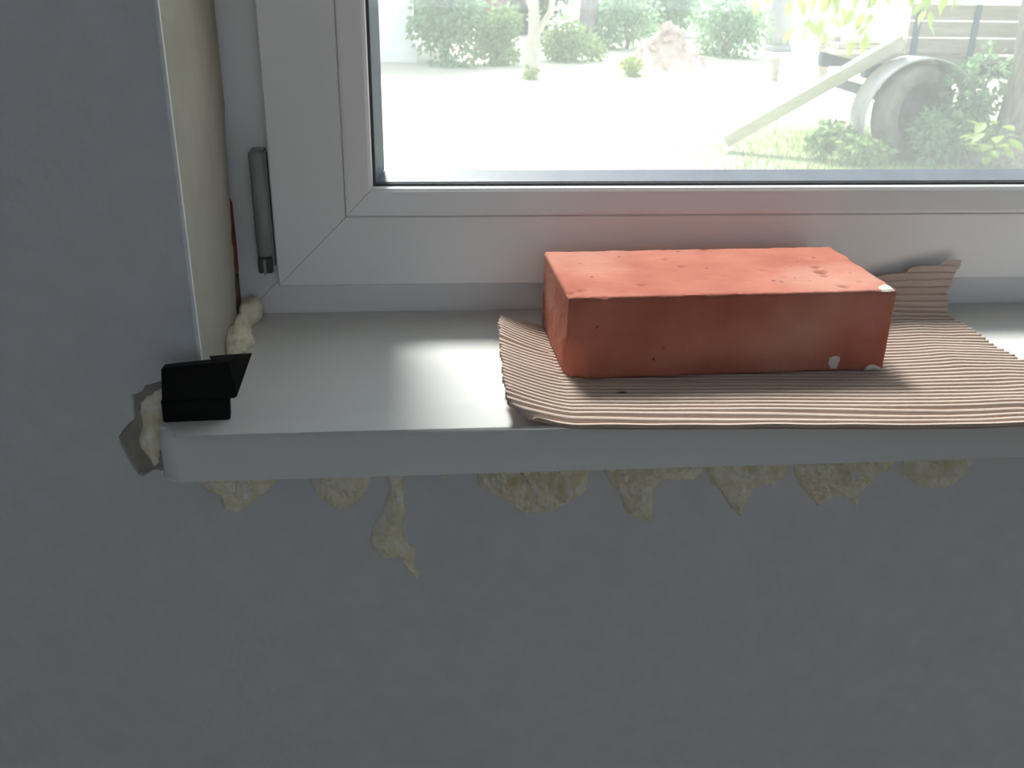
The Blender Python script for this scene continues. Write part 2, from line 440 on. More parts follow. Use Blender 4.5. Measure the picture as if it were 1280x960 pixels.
PITS = []
for px, py, r, d in ((1026, 340, .0060, .0040), (1020, 334, .0038, .003), (1031, 345, .0035, .003), (1057, 358, .0042, .0028), (1050, 357, .003, .002), (853, 333, .004, .0022), (833, 324, .0038, .002), (802, 356, .0042, .002), (712, 366, .0045, .002), (726, 363, .004, .0018), (980, 347, .0025, .002), (953, 338, .0028, .0015), (880, 312, .004, .002), (1075, 352, .003, .0015), (760, 330, .003, .0012), (905, 345, .003, .001)):
    u, v_ = brick_uv(px, py); PITS.append((u, v_, r, d))
brick = from_bm('brick', build_brick(), M['brick'], None, True)
brick.location = (0, 0, BB); brick.rotation_euler = (0, 0, YAW)
try: brick.data.set_sharp_from_angle(angle=math.radians(50))
except Exception: pass
tag(brick, 'solid orange-red clay brick lying on corrugated cardboard on the white sill', 'brick')
def blotch(name, outline, fn, thick, m, parent):
    """thin crusty patch: outline in a plane, domed towards its middle"""
    cx = sum(p[0] for p in outline) / len(outline); cy = sum(p[1] for p in outline) / len(outline)
    v, f = [], []
    rings = 4; n = len(outline)
    for k in range(rings):
        t = 1 - k / rings
        h = thick * (1 - t * t) ** .5 if k else 0
        for (x, y) in outline:
            v.append(fn(cx + (x - cx) * t, cy + (y - cy) * t, h))
    v.append(fn(cx, cy, thick))
    for k in range(rings - 1):
        for i in range(n): f.append((k*n + i, k*n + (i+1) % n, (k+1)*n + (i+1) % n, (k+1)*n + i))
    for i in range(n): f.append(((rings-1)*n + i, (rings-1)*n + (i+1) % n, rings*n))
    f.append(tuple(reversed(range(n))))
    bm = bmesh.new(); vv = [bm.verts.new(p) for p in v]
    for q in f: bm.faces.new([vv[i] for i in q])
    return from_bm(name, bm, m, parent)
def brick_front(px, py):
    # the front face plane passes through the brick's origin
    d = ray(px, py); nrm = Vector((math.sin(YAW), -math.cos(YAW), 0)); t = -(CL.dot(nrm)) / d.dot(nrm)
    p = CL + d * t
    return (p.x * math.cos(YAW) + p.y * math.sin(YAW), p.z - BB)
def rough_poly(pts, sub=4, amp=.0006, seed=0):
    out = []
    for i, a in enumerate(pts):
        b = pts[(i+1) % len(pts)]
        for k in range(sub):
            t = k / sub; x, y = a[0] + (b[0] - a[0]) * t, a[1] + (b[1] - a[1]) * t
            out.append((x + amp * nz(x * 400, y * 400, seed), y + amp * nz(x * 400, y * 400, seed + 9.3)))
    return out
ff = lambda u, v, h: (u, -h + .0011, v)
for i, q in enumerate([((1036,446),(1044,443),(1052,445),(1050,453),(1046,463),(1037,463),(1034,455)), ((1080,459),(1088,455),(1095,456),(1102,459),(1103,463),(1080,464))]):
    blotch('mortar_spot', rough_poly([brick_front(*p) for p in q], seed=i), ff, .0018, M['mortar'], brick)
ft = lambda u, v, h: (u, v, BH - .0012 + h)
blotch('mortar_spot', rough_poly([brick_uv(*p) for p in ((1096,358),(1106,354),(1114,357),(1119,362),(1108,363),(1097,362))], seed=5), ft, .0018, M['mortar'], brick)

# ------------------------------------------------------------------ corrugated cardboard
PITCH = .0063
Y_F, Y_B = -.0715, .1880       # front edge and end of the tail, measured along the sheet
SKEW = -.050                   # the sheet lies a little askew on the sill
XL = [(-.0715, -.018), (-.0690, -.032), (-.0655, -.044), (-.060, -.048), (-.04, -.049), (.0156, -.0465), (.06, -.045), (.108, -.041), (.116, -.026), (.124, .0), (.130, .05), (.141, .262), (.166, .275), (.174, .300), (.181, .330), (.188, .366)]
XR = [(-.0715, .60), (-.012, .60), (.012, .44), (.023, .392), (.033, .370), (.068, .366), (.118, .364), (.138, .361), (.158, .363), (.173, .369), (.188, .377)]
def smooth(t): t = min(1, max(0, t)); return t * t * (3 - 2 * t)
def card_pt(x, s):
    """s runs over the sheet from the front; the tail right of the brick bends up before the frame"""
    bend, A = .123, 1.25; R_ = .045 / A
    y, z = s, 0.0
    if s > bend:
        t = s - bend
        if t <= .045: yb, zb = bend + R_ * math.sin(t / R_), R_ * (1 - math.cos(t / R_))
        else:
            u = t - .045; yb, zb = bend + R_ * math.sin(A) + u * math.cos(A), R_ * (1 - math.cos(A)) + u * math.sin(A)
        k = smooth((x - .256) / .02)
        y, z = s + (yb - s) * k, zb * k
    # left flap lifts off the sill, creased half way along
    k = (max(0.0, -.003 - x) / .044) ** 1.3
    z += k * (.0095 + .0045 * smooth((s + .075) / .03) + .0035 * smooth((s - .045) / .012) - .002 * smooth((s - .08) / .03))
    # right of the brick it is slightly buckled
    if x > .262:
        q = min(1, (x - .262) / .05)
        z += q * (.0016 + .0016 * nz(x * 14, s * 20, 2.2) + .0010 * nz(x * 40, s * 30, 7.0))
    if s < -.02: z += .0008 * (0.5 + nz(x * 22, 5.5)) * min(1, (-.02 - s) / .03)
    y += SKEW * x
    z -= .0026 * smooth((-.0585 - y) / .012)      # the front edge sags over the rounded nose of the sill
    return y, z
def card_mesh():
    rows = int((Y_B - Y_F) / PITCH * 20); cols = 100
    v, f = [], []
    for r in range(rows + 1):
        s = Y_F + (Y_B - Y_F) * r / rows
        jag = .0022 * nz(math.floor(s / PITCH) * 3.7, 1.3)
        xl = lerp_tab(XL, s) + jag; xr = lerp_tab(XR, s) + .0035 * nz(math.floor(s / PITCH) * 5.1, 8.8)
        if xr - xl < .004: xl = xr - .004
        for c_ in range(cols + 1):
            x = xl + (xr - xl) * c_ / cols
            y, z = card_pt(x, s)
            wob = .0014 * nz(x * 9, s * 8, .7)
            ph = 2 * math.pi * (s - Y_F - .0010 + wob * smooth((s - Y_F) / .012)) / PITCH
            press = 1.0
            if -.004 < x < .256 and -.004 < s < .142: press = .80
            z += .0011 + .0020 * (1 + math.tanh(3.0 * math.cos(ph) - .2) / .99) * press
            if s < Y_F + .004: y += .0012 * nz(x * 30, 4.4)
            v.append((x, y, z))
    for r in range(rows):
        for c_ in range(cols):
            a = r * (cols + 1) + c_; f.append((a, a + 1, a + cols + 2, a + cols + 1))
    return v, f
card = empty('cardboard_sheet', (0.15, 0.05, 0.0))
v, f = card_mesh()
fl = from_py('flutes', v, f, M['card'], None, True); wchild(fl, card)
md = fl.modifiers.new('thickness', 'SOLIDIFY'); md.thickness = .0005; md.offset = 1
def liner_mesh():
    rows, cols = 110, 120; v, f = [], []
    for r in range(rows + 1):
        s = Y_F + .003 + (Y_B - Y_F - .006) * r / rows
        xl = lerp_tab(XL, s) + .0035; xr = lerp_tab(XR, s) - .0045
        if xr - xl < .004: xl = xr - .004
        for c_ in range(cols + 1):
            x = xl + (xr - xl) * c_ / cols
            y, z = card_pt(x, s); v.append((x, y, z + .0003))
    for r in range(rows):
        for c_ in range(cols):
            a = r * (cols + 1) + c_; f.append((a, a + 1, a + cols + 2, a + cols + 1))
    return v, f
v, f = liner_mesh()
ln = from_py('liner', v, f, M['card_liner'], None, True); wchild(ln, card)
md = ln.modifiers.new('thickness', 'SOLIDIFY'); md.thickness = .0005; md.offset = 1
p = on_z(777, 491, .0052)
bm = bmesh.new(); bmesh.ops.create_icosphere(bm, subdivisions=2, radius=1, matrix=Matrix.Translation(p) @ Matrix.Diagonal((.0042, .0018, .0008, 1)))
wchild(from_bm('burnt_spot', bm, M['hinge_dark'], None, True), card)
tag(card, 'ragged brown corrugated cardboard sheet spread under the brick on the sill', 'cardboard')

# ------------------------------------------------------------------ black plastic block
blk = empty('plastic_block', (-0.258, -0.035, 0.0))
def quadprism(name, lower, upper, m, parent, bev=.0006):
    bm = bmesh.new()
    a = [bm.verts.new(p) for p in lower]; b = [bm.verts.new(p) for p in upper]
    bm.faces.new(a); bm.faces.new(b); n = len(a)
    for i in range(n): bm.faces.new((a[i], a[(i+1) % n], b[(i+1) % n], b[i]))
    if bev: bmesh.ops.bevel(bm, geom=bm.edges[:], offset=bev, segments=2, affect='EDGES')
    return wchild(from_bm(name, bm, m), parent)
quadprism('lower_step', [(-.2812, -.0465, .0002), (-.2372, -.0442, .0002), (-.2385, -.0330, .0002), (-.2812, -.0345, .0002)],
          [(-.2812, -.0465, .0165), (-.2360, -.0442, .0165), (-.2375, -.0330, .0165), (-.2812, -.0345, .0165)], M['black'], blk)
quadprism('upper_block', [(-.2800, -.0475, .0167), (-.2318, -.0455, .0167), (-.2330, -.0390, .0167), (-.2795, -.0385, .0167)],
          [(-.2775, -.0482, .0405), (-.2345, -.0446, .0432), (-.2370, -.0362, .0432), (-.2770, -.0395, .0405)], M['black'], blk)
quadprism('side_wedge', [(-.2345, -.0450, .0178), (-.2312, -.0453, .0175), (-.2310, -.0446, .0175), (-.2345, -.0440, .0178)],
          [(-.2400, -.0420, .0428), (-.2343, -.0440, .0430), (-.2207, -.0288, .0432), (-.2490, -.0340, .0436)], M['black'], blk, .0003)
tag(blk, 'black stepped plastic block standing on the left end of the sill', 'block')

# ------------------------------------------------------------------ expanding foam
def smooth01(t): t = min(1, max(0, t)); return t * t * (3 - 2 * t)
def foam(name, pts_px, plane_y, bulge, top_z=None, seed=0, mat_=None, grid=.0017, hollows=()):
    """lump of foam on the wall: outline traced on the wall plane, swelling into the room"""
    out = [on_y(px, py, plane_y) for px, py in pts_px]
    out = [(p.x, p.z) for p in out]
    if top_z is not None: out = [(out[0][0], top_z)] + out + [(out[-1][0], top_z)]
    fine = []
    for i, a in enumerate(out):
        b = out[(i + 1) % len(out)]
        L_ = math.hypot(b[0] - a[0], b[1] - a[1]); n = max(1, int(L_ / .0028))
        for k in range(n):
            t = k / n; x, z = a[0] + (b[0] - a[0]) * t, a[1] + (b[1] - a[1]) * t
            if top_z is not None and z > top_z - .003: fine.append((x, min(z, top_z)))
            else: fine.append((x + .0016 * nz(x * 260, z * 260, seed), z + .0016 * nz(x * 260, z * 260, seed + 5)))
    def seg_d(p):
        best = 9
        for i, a in enumerate(fine):
            b = fine[(i + 1) % len(fine)]
            if top_z is not None and a[1] > top_z - 1e-5 and b[1] > top_z - 1e-5: continue
            ax, az = a; bx, bz = b; L2 = (bx-ax)**2 + (bz-az)**2
            t = 0 if L2 == 0 else max(0, min(1, ((p[0]-ax)*(bx-ax) + (p[1]-az)*(bz-az)) / L2))
            best = min(best, math.hypot(p[0] - ax - t*(bx-ax), p[1] - az - t*(bz-az)))
        return best
    def inside(p):
        c_ = False; n = len(fine)
        for i in range(n):
            a, b = fine[i], fine[(i+1) % n]
            if (a[1] > p[1]) != (b[1] > p[1]) and p[0] < (b[0]-a[0]) * (p[1]-a[1]) / (b[1]-a[1]) + a[0]: c_ = not c_
        return c_
    xs = [p[0] for p in fine]; zs = [p[1] for p in fine]
    pts = list(fine); ne = len(fine)
    x = min(xs)
    r_ = random.Random(seed)
    while x < max(xs):
        z = min(zs)
        while z < max(zs):
            q = (x + r_.uniform(-.3, .3) * grid, z + r_.uniform(-.3, .3) * grid)
            if inside(q) and seg_d(q) > grid * .55: pts.append(q)
            z += grid
        x += grid
    V2, E2, F2, *_ = delaunay_2d_cdt([Vector(p) for p in pts], [(i, (i+1) % ne) for i in range(ne)], [], 1, 1e-6)
    n = len(V2); v = []
    for p in V2:
        d = seg_d(p)
        t = 1 - math.exp(-d / (.45 * bulge))
        lump = .66 + .55 * nz(p.x * 75, p.y * 60, seed * 1.7) + .55 * abs(nz(p.x * 170, p.y * 90, seed + 3)) + .34 * nz(p.x * 380, p.y * 300, seed)
        th = max(.0, t * bulge * max(.25, lump))
        for hx, hz, hr in hollows:          # broken-out cells, sunk almost to the wall
            q = math.hypot(p.x - hx, p.y - hz) / hr
            if q < 1: th *= .10 + .90 * smooth01((q - .55) / .45)
        v.append((p.x, plane_y - th - .0006, p.y))
    for p in V2: v.append((p.x, plane_y - .0001, p.y))
    bm = bmesh.new(); vv = [bm.verts.new(p) for p in v]
    cnt = {}
    for t in F2:
        try: bm.faces.new([vv[i] for i in t]); bm.faces.new([vv[i + n] for i in reversed(t)])
        except ValueError: continue
        for i in range(len(t)):
            e = (t[i], t[(i+1) % len(t)]); cnt[tuple(sorted(e))] = cnt.get(tuple(sorted(e)), 0) + 1
    for (a, b), c_ in cnt.items():
        if c_ == 1:
            try: bm.faces.new((vv[a], vv[b], vv[b + n], vv[a + n]))
            except ValueError: pass
    o = from_bm(name, bm, mat_ or M['foam'], None, True)
    return o
ST = -.0347
G = 'hardened foam lumps along the underside of the sill'
lumps = [
 ('small rounded lump of yellow foam under the sill nearest the torn wallpaper', [(249,602),(258,614),(274,617),(279,634),(298,641),(315,629),(333,615),(346,600)], .016),
 ('rounded lump of yellow foam under the sill beside the long foam drip', [(389,602),(395,615),(408,630),(426,637),(444,629),(459,612),(463,597)], .020),
 ('long twisted drip of yellow foam hanging far down the wall', [(483,596),(488,607),(478,638),(465,661),(462,679),(477,698),(497,695),(508,710),(521,722),(525,715),(516,705),(519,684),(506,671),(503,658),(507,638),(505,594)], .015),
 ('widest crumbly lump of yellow foam hanging under the sill', [(596,586),(598,606),(624,621),(638,630),(655,641),(690,638),(713,627),(731,615),(737,586)], .026),
 ('yellow foam lump with one blunt downward tongue and a thin ragged side', [(755,586),(763,604),(774,615),(783,641),(806,651),(816,650),(818,612),(829,598),(852,601),(867,601),(879,587)], .022),
 ('yellow foam lump under the sill tapering to a single sharp point', [(882,586),(889,604),(902,614),(912,633),(926,645),(932,626),(944,609),(966,604),(982,591),(988,576)], .020),
 ('yellow foam lump under the sill with two pointed tips', [(991,581),(998,604),(1011,620),(1024,633),(1040,620),(1052,617),(1072,635),(1075,617),(1094,591),(1110,588),(1119,574)], .022),
 ('smooth bowl-shaped lump of yellow foam under the sill below the cardboard', [(1126,588),(1142,604),(1165,610),(1190,604),(1209,588),(1217,569)], .022),
]
foams = []
HOLES = [(on_y(px, py, WY - .014).x, on_y(px, py, WY - .014).z, r) for px, py, r in ((641, 598, .0058), (683, 597, .0064))]
for i, (lab, pts, b) in enumerate(lumps):
    o = foam('foam_lump', pts, WY, b, ST, seed=11 + 7 * i, hollows=HOLES if i == 3 else (), grid=.0012 if i == 3 else .0017); tag(o, lab, 'foam', G); foams.append(o)
o = foam('foam_crumb', [(550,592),(552,597),(556,599),(560,590)], WY, .006, ST, 91, grid=.0016); tag(o, 'tiny crumb of foam under the sill between the drip and the widest lump', 'foam', G)
o = foam('foam_crumb', [(1243,568),(1254,574),(1266,571),(1280,572),(1292,566)], WY, .008, ST, 92, grid=.0018); tag(o, 'tiny flat crumb of foam past the bowl-shaped lump under the sill', 'foam', G)
# strip of foam in the torn notch at the sill's end
o = foam('foam_strip', [(203,484),(190,492),(180,500),(175,509),(178,522),(178,537),(174,549),(175,558),(186,571),(193,584),(199,578),(203,545),(205,500)], core_y0, .010, None, 55, grid=.0018)
tag(o, 'cream strip of foam in the torn wallpaper at the end of the sill', 'foam')
# foam squeezed out in the corner where sill, reveal and frame meet
def blob(name, spec, seed, parent=None):
    bm = bmesh.new()
    for (x, y, z, rx, ry, rz) in spec:
        bmesh.ops.create_icosphere(bm, subdivisions=4, radius=1, matrix=Matrix.Translation((x, y, z)) @ Matrix.Diagonal((rx, ry, rz, 1)))
    for v_ in bm.verts:
        p = v_.co.copy()
        k = nz(p.x * 110, p.y * 110, p.z * 110 + seed) * .0045 + nz(p.x * 330, p.y * 330, p.z * 330 + seed) * .0014
        v_.co += v_.normal * k
        v_.co.z = max(v_.co.z, .0002); v_.co.x = max(v_.co.x, REV + .0003); v_.co.y = min(v_.co.y, .1734)
    return from_bm(name, bm, M['foam'], parent, True)
cf = empty('foam_ooze', (-.25, .11, 0))
wchild(blob('upper_lobe', [(-.2575, .148, .006, .0115, .018, .014), (-.2515, .150, .010, .0085, .012, .010)], 1.0), cf)
wchild(blob('lower_lobe', [(-.2560, .092, .005, .0125, .022, .013), (-.2590, .122, .005, .009, .018, .011)], 4.0), cf)
tag(cf, 'lumpy cream foam oozing from the corner of reveal and sill behind black block', 'foam')

# ------------------------------------------------------------------ outdoors: ground
def ground_mat():
    m = bpy.data.materials.new('yard_ground'); m.use_nodes = True
    nt = m.node_tree; b = nt.nodes['Principled BSDF']; L = nt.links
    b.inputs['Roughness'].default_value = 0.95; b.inputs['Specular IOR Level'].default_value = 0.1
    tc = nt.nodes.new('ShaderNodeTexCoord')
    n1 = nt.nodes.new('ShaderNodeTexNoise'); n1.inputs['Scale'].default_value = 0.45; n1.inputs['Detail'].default_value = 6
    L.new(tc.outputs['Object'], n1.inputs['Vector'])
    # grass grows towards the trees on the right (object x + noise)
    sx = nt.nodes.new('ShaderNodeSeparateXYZ'); L.new(tc.outputs['Object'], sx.inputs[0])
    q = nt.nodes.new('ShaderNodeMath'); q.operation = 'MULTIPLY_ADD'; q.inputs[1].default_value = 4.0; L.new(n1.outputs['Fac'], q.inputs[0]); L.new(sx.outputs['Y'], q.inputs[2])
    my = nt.nodes.new('ShaderNodeMapRange'); my.inputs['From Min'].default_value = 13.4; my.inputs['From Max'].default_value = 11.9; L.new(q.outputs[0], my.inputs['Value'])
    q2 = nt.nodes.new('ShaderNodeMath'); q2.operation = 'MULTIPLY_ADD'; q2.inputs[1].default_value = 3.0; L.new(n1.outputs['Fac'], q2.inputs[0]); L.new(sx.outputs['X'], q2.inputs[2])
    mxx = nt.nodes.new('ShaderNodeMapRange'); mxx.inputs['From Min'].default_value = 3.2; mxx.inputs['From Max'].default_value = 5.6; L.new(q2.outputs[0], mxx.inputs['Value'])
    mr = nt.nodes.new('ShaderNodeMath'); mr.operation = 'MULTIPLY'; L.new(my.outputs[0], mr.inputs[0]); L.new(mxx.outputs[0], mr.inputs[1])
    n2 = nt.nodes.new('ShaderNodeTexNoise'); n2.inputs['Scale'].default_value = 9; n2.inputs['Detail'].default_value = 6
    L.new(tc.outputs['Object'], n2.inputs['Vector'])
    g = nt.nodes.new('ShaderNodeValToRGB'); g.color_ramp.elements[0].color = (0.16, 0.22, 0.07, 1); g.color_ramp.elements[1].color = (0.36, 0.40, 0.18, 1)
    g.color_ramp.elements[0].position = .35; g.color_ramp.elements[1].position = .65
    L.new(n2.outputs['Fac'], g.inputs[0])
    d = nt.nodes.new('ShaderNodeValToRGB'); d.color_ramp.elements[0].color = (0.60, 0.56, 0.47, 1); d.color_ramp.elements[1].color = (0.72, 0.69, 0.60, 1)
    L.new(n2.outputs['Fac'], d.inputs[0])
    mx = nt.nodes.new('ShaderNodeMix'); mx.data_type = 'RGBA'
    L.new(mr.outputs[0], mx.inputs[0]); L.new(d.outputs[0], mx.inputs[6]); L.new(g.outputs[0], mx.inputs[7])
    L.new(mx.outputs[2], b.inputs['Base Color'])
    return m
M['ground'] = ground_mat()
def ground():
    nx, ny = 90, 90; v, f = [], []
    for j in range(ny + 1):
        for i in range(nx + 1):
            x = -30 + 80 * i / nx; y = .42 + 70 * (j / ny) ** 1.4
            v.append((x, y, GZ + .03 * nz(x * .5, y * .5) * min(1, y / 4)))
    for j in range(ny):
        for i in range(nx):
            a = j * (nx + 1) + i; f.append((a, a+1, a+nx+2, a+nx+1))
    return from_py('ground', v, f, M['ground'], None, True)
struct(ground(), 'pale sandy yard fading into grass outside the window')

# ------------------------------------------------------------------ outdoors: plants
M['leaf_a'] = leaf_mat('leaf_bluegreen', (0.20, 0.36, 0.18), (0.42, 0.60, 0.36))
M['leaf_b'] = leaf_mat('leaf_green', (0.20, 0.35, 0.12), (0.44, 0.58, 0.26))
M['leaf_c'] = leaf_mat('leaf_yellowgreen', (0.22, 0.34, 0.05), (0.46, 0.55, 0.16))
M['leaf_d'] = leaf_mat('leaf_dark', (0.10, 0.18, 0.09), (0.24, 0.34, 0.20))
M['grass'] = leaf_mat('grass_blades', (0.16, 0.26, 0.08), (0.38, 0.46, 0.20))
M['bark'] = mat('grey_bark', (0.17, 0.14, 0.115), 0.95, (0.32, 0.28, 0.24), 9, 0.8, 14, spec=0.1, stretch=(3, 3, .5))
M['bark_pale'] = mat('pale_bark', (0.46, 0.42, 0.34), 0.9, (0.58, 0.55, 0.46), 8, 0.4, 20, stretch=(2, 2, .6))
M['bark_brown'] = mat('brown_bark', (0.20, 0.12, 0.09), 0.95, (0.28, 0.18, 0.14), 8, 0.6, 20, stretch=(2, 2, .4))
M['bark_grey'] = mat('grey_bark_far', (0.20, 0.18, 0.19), 0.95, (0.28, 0.26, 0.27), 8, 0.6, 20, stretch=(2, 2, .4))
def leaf_geo(v, f, c, n_dir, size, r_):
    d = n_dir.normalized()
    up = Vector((r_.uniform(-1, 1), r_.uniform(-1, 1), r_.uniform(-1, 1)))
    s = d.cross(up)
    if s.length < 1e-4: s = Vector((1, 0, 0))
    s.normalize(); nn = s.cross(d)
    w = size * r_.uniform(.22, .34); b = len(v)
    v += [c, c + d * size * .5 + s * w + nn * size * .08, c + d * size, c + d * size * .5 - s * w + nn * size * .08]
    f += [(b, b+1, b+2), (b, b+2, b+3)]
def foliage(name, centre, rad, count, size, m, parent=None, seed=0, shell=.55, stuff=True):
    r_ = random.Random(seed); v, f = [], []
    c0 = Vector(centre)
    # leaves gathered on a few clumps so that the outline stays uneven
    clumps = []
    for k in range(9):
        t = Vector((r_.uniform(-1, 1), r_.uniform(-1, 1), r_.uniform(-.75, 1)))
        if t.length > 1: t.normalize()
        clumps.append((Vector((t.x * rad[0] * .62, t.y * rad[1] * .62, t.z * rad[2] * .62)), r_.uniform(.38, .58)))
    for k in range(count):
        o_, q = clumps[r_.randrange(len(clumps))]
        t = Vector((r_.gauss(0, 1), r_.gauss(0, 1), r_.gauss(0, 1))).normalized() * (shell + (1 - shell) * r_.random())
        p = c0 + o_ + Vector((t.x * rad[0] * q, t.y * rad[1] * q, t.z * rad[2] * q))
        if p.z < GZ + .01: p.z = GZ + .01 + .1 * r_.random()
        leaf_geo(v, f, p, t + Vector((r_.uniform(-.6, .6), r_.uniform(-.6, .6), r_.uniform(-.9, .2))), size * r_.uniform(.7, 1.3), r_)
    o = from_py(name, v, f, m, parent)
    if stuff: o['kind'] = 'stuff'
    return o
def tube(name, pts, m, parent=None, seg=12, rough=0.0, seed=0):
    """pts: [(x, y, z, r)] -> tapered tube"""
    v, f = [], []
    for i, (x, y, z, r) in enumerate(pts):
        a = Vector(pts[max(0, i-1)][:3]); b = Vector(pts[min(len(pts)-1, i+1)][:3]); d = (b - a).normalized()
        s = d.cross(Vector((0, 1, 0.01))).normalized(); t = d.cross(s)
        for k in range(seg):
            an = 2 * math.pi * k / seg
            rr = r * (1 + rough * nz(math.cos(an) * 2.2, math.sin(an) * 2.2, z * 1.7 + seed))
            v.append(Vector((x, y, z)) + s * rr * math.cos(an) + t * rr * math.sin(an))
    n = len(pts)
    for i in range(n - 1):
        for k in range(seg):
            f.append((i*seg + k, i*seg + (k+1) % seg, (i+1)*seg + (k+1) % seg, (i+1)*seg + k))
    f.append(tuple(reversed(range(seg)))); f.append(tuple((n-1)*seg + k for k in range(seg)))
    bm = bmesh.new(); vv = [bm.verts.new(p) for p in v]
    for q in f: bm.faces.new([vv[i] for i in q])
    return from_bm(name, bm, m, parent, True)
def bush(px, base_py, width_px, h, m, label, seed, size=.10, count=900, name='bush', depth=None, group='bushes at the far edge of the yard'):
    b = gnd(px, base_py); k = (b - CL).length / FPX
    w = width_px * k / 2
    e = empty(name, (b.x, b.y + w * .5, GZ))
    for q in range(3):
        a = q * 2.1 + seed
        tube('stem', [(0, 0, 0, .03), (.12 * w * math.cos(a), .12 * w * math.sin(a), h * .35, .02), (.4 * w * math.cos(a), .4 * w * math.sin(a), h * .75, .008)], M['bark'], e, 7)
    me_o = foliage('foliage', (b.x, b.y + w * .5, GZ + h * .42), (w, w * .8, h * .62), int(count * 1.6), size, m, None, seed, .3)
    wchild(me_o, e)
    tag(e, label, 'bush', group)
    return e
bush(560, 84, 110, 1.65, M['leaf_a'], 'blue-green bush growing against the corner of the white outbuilding', 3, .13, 1700)
bush(622, 82, 70, 1.05, M['leaf_b'], 'low green bush between the white-building bush and the forked trunk', 5, .11, 1000)
bush(722, 79, 88, .85, M['leaf_b'], 'low spreading green bush just past the forked trunk', 8, .10, 1100)
bush(790, 64, 110, 1.35, M['leaf_a'], 'taller blue-green bush behind the rubble heap', 12, .12, 1400)
bush(912, 74, 100, 1.25, M['leaf_a'], 'dense blue-green bush between rubble heap and grey post', 17, .12, 1400)
bush(793, 97, 34, .32, M['leaf_c'], 'small yellow-green seedling at the foot of the rubble heap', 21, .09, 160)

# forked young tree
b = gnd(662, 100)
ft_ = empty('forked_tree', (b.x, b.y, GZ))
tube('trunk', [(0, 0, 0, .17), (.01, 0, .08, .13), (.02, 0, .35, .115), (.06, 0, .75, .10), (.03, 0, 1.2, .075), (-.05, .05, 1.9, .06), (-.1, .1, 2.9, .04)], M['bark_pale'], ft_, 14, .12, 2)
tube('branch', [(.05, 0, .62, .05), (.16, -.02, .80, .045), (.30, -.03, 1.02, .05), (.36, 0, 1.4, .042), (.42, .02, 2.1, .035)], M['bark_pale'], ft_, 10, .15, 4)
tube('branch', [(.03, 0, 1.0, .05), (-.07, 0, 1.25, .045), (-.13, 0, 1.8, .035), (-.2, 0, 2.4, .025)], M['bark_pale'], ft_, 10, .15, 6)
wchild(foliage('foliage', (b.x + .2, b.y, 0.55), (.9, .8, .7), 500, .11, M['leaf_c'], None, 33), ft_)
wchild(foliage('moss', (b.x, b.y - .12, GZ + .10), (.16, .08, .12), 90, .06, M['leaf_c'], None, 34), ft_)
tag(ft_, 'slender pale tree with a forked trunk and mossy foot in the yard', 'tree')

def far_tree(px, base_py, rad, m, label, seed, lean=0.0, fol=M['leaf_d']):
    b = gnd(px, base_py); e = empty('tree', (b.x, b.y, GZ))
    tube('trunk', [(0, 0, 0, rad * 1.25), (0, 0, .4, rad), (lean * .5, 0, 2.0, rad * .9), (lean, 0, 5.0, rad * .6)], m, e, 12, .12, seed)
    wchild(foliage('crown', (b.x + lean, b.y, GZ + 5.2), (1.0, 1.0, 1.2), 500, .22, fol, None, seed), e)
    tag(e, label, 'tree', 'trees behind the bushes')
far_tree(617, 62, .34, M['bark_brown'], 'thick brown trunk rising behind the low green bush', 41)
far_tree(733, 62, .20, M['bark_grey'], 'slim grey trunk rising behind the spreading green bush', 43, .1)
# undergrowth far behind, closing the view
r_ = random.Random(77)
for i, (px, py, w, h, mk, lab) in enumerate((
    (540, 44, 120, 2.6, 'leaf_d', 'dark thicket behind the bush at the white outbuilding'),
    (668, 44, 118, 2.6, 'leaf_d', 'dark thicket behind the forked trunk'),
    (815, 46, 120, 2.4, 'leaf_a', 'blue-green thicket behind the tall bush by the rubble heap'))):
    bush(px, py, w, h, M[mk], lab, 60 + i, .20, 2000, 'thicket', group='thickets at the edge of the wood')

# ------------------------------------------------------------------ outdoors: buildings and things
M['white_wall'] = mat('white_render', (0.93, 0.93, 0.92), 0.9, (0.90, 0.90, 0.89), 3)
M['roof'] = mat('roof_sheet', (0.25, 0.25, 0.26), 0.8, (0.30, 0.30, 0.31), 4)
M['wood_grey'] = mat('weathered_boards', (0.42, 0.37, 0.31), 0.9, (0.54, 0.49, 0.43), 5, 0.4, 12, stretch=(.4, 4, 4))
M['wood_pale'] = mat('pale_plank', (0.62, 0.57, 0.50), 0.85, (0.72, 0.68, 0.61), 5, 0.3, 12, stretch=(.4, 4, 4))
M['tyre'] = mat('old_tyre', (0.13, 0.125, 0.12), 0.9, (0.24, 0.23, 0.22), 7, 0.4, 40)
M['rim'] = mat('dark_rim', (0.06, 0.06, 0.065), 0.7, (0.10, 0.10, 0.10), 9)
M['steel_blue'] = mat('blue_painted_steel', (0.10, 0.14, 0.19), 0.6, (0.14, 0.18, 0.24), 7)
M['rubble'] = mat('pink_rubble', (0.50, 0.36, 0.31), 0.95, (0.66, 0.55, 0.48), 5, 0.6, 12)
M['post'] = mat('grey_post', (0.42, 0.41, 0.41), 0.9, (0.50, 0.49, 0.49), 6)
wb = gnd(517, 78)
hb = empty('outbuilding', (wb.x - 3, wb.y + 2, GZ))
bm = bmesh.new(); add_box(bm, wb.x - 6, wb.x, wb.y, wb.y + 4, GZ, GZ + 2.8); wchild(from_bm('wall_block', bm, M['white_wall']), hb)
bm = bmesh.new(); add_box(bm, wb.x - 6.05, wb.x + .06, wb.y - .06, wb.y + 4.05, GZ, GZ + .22); wchild(from_bm('plinth', bm, M['white_wall']), hb)
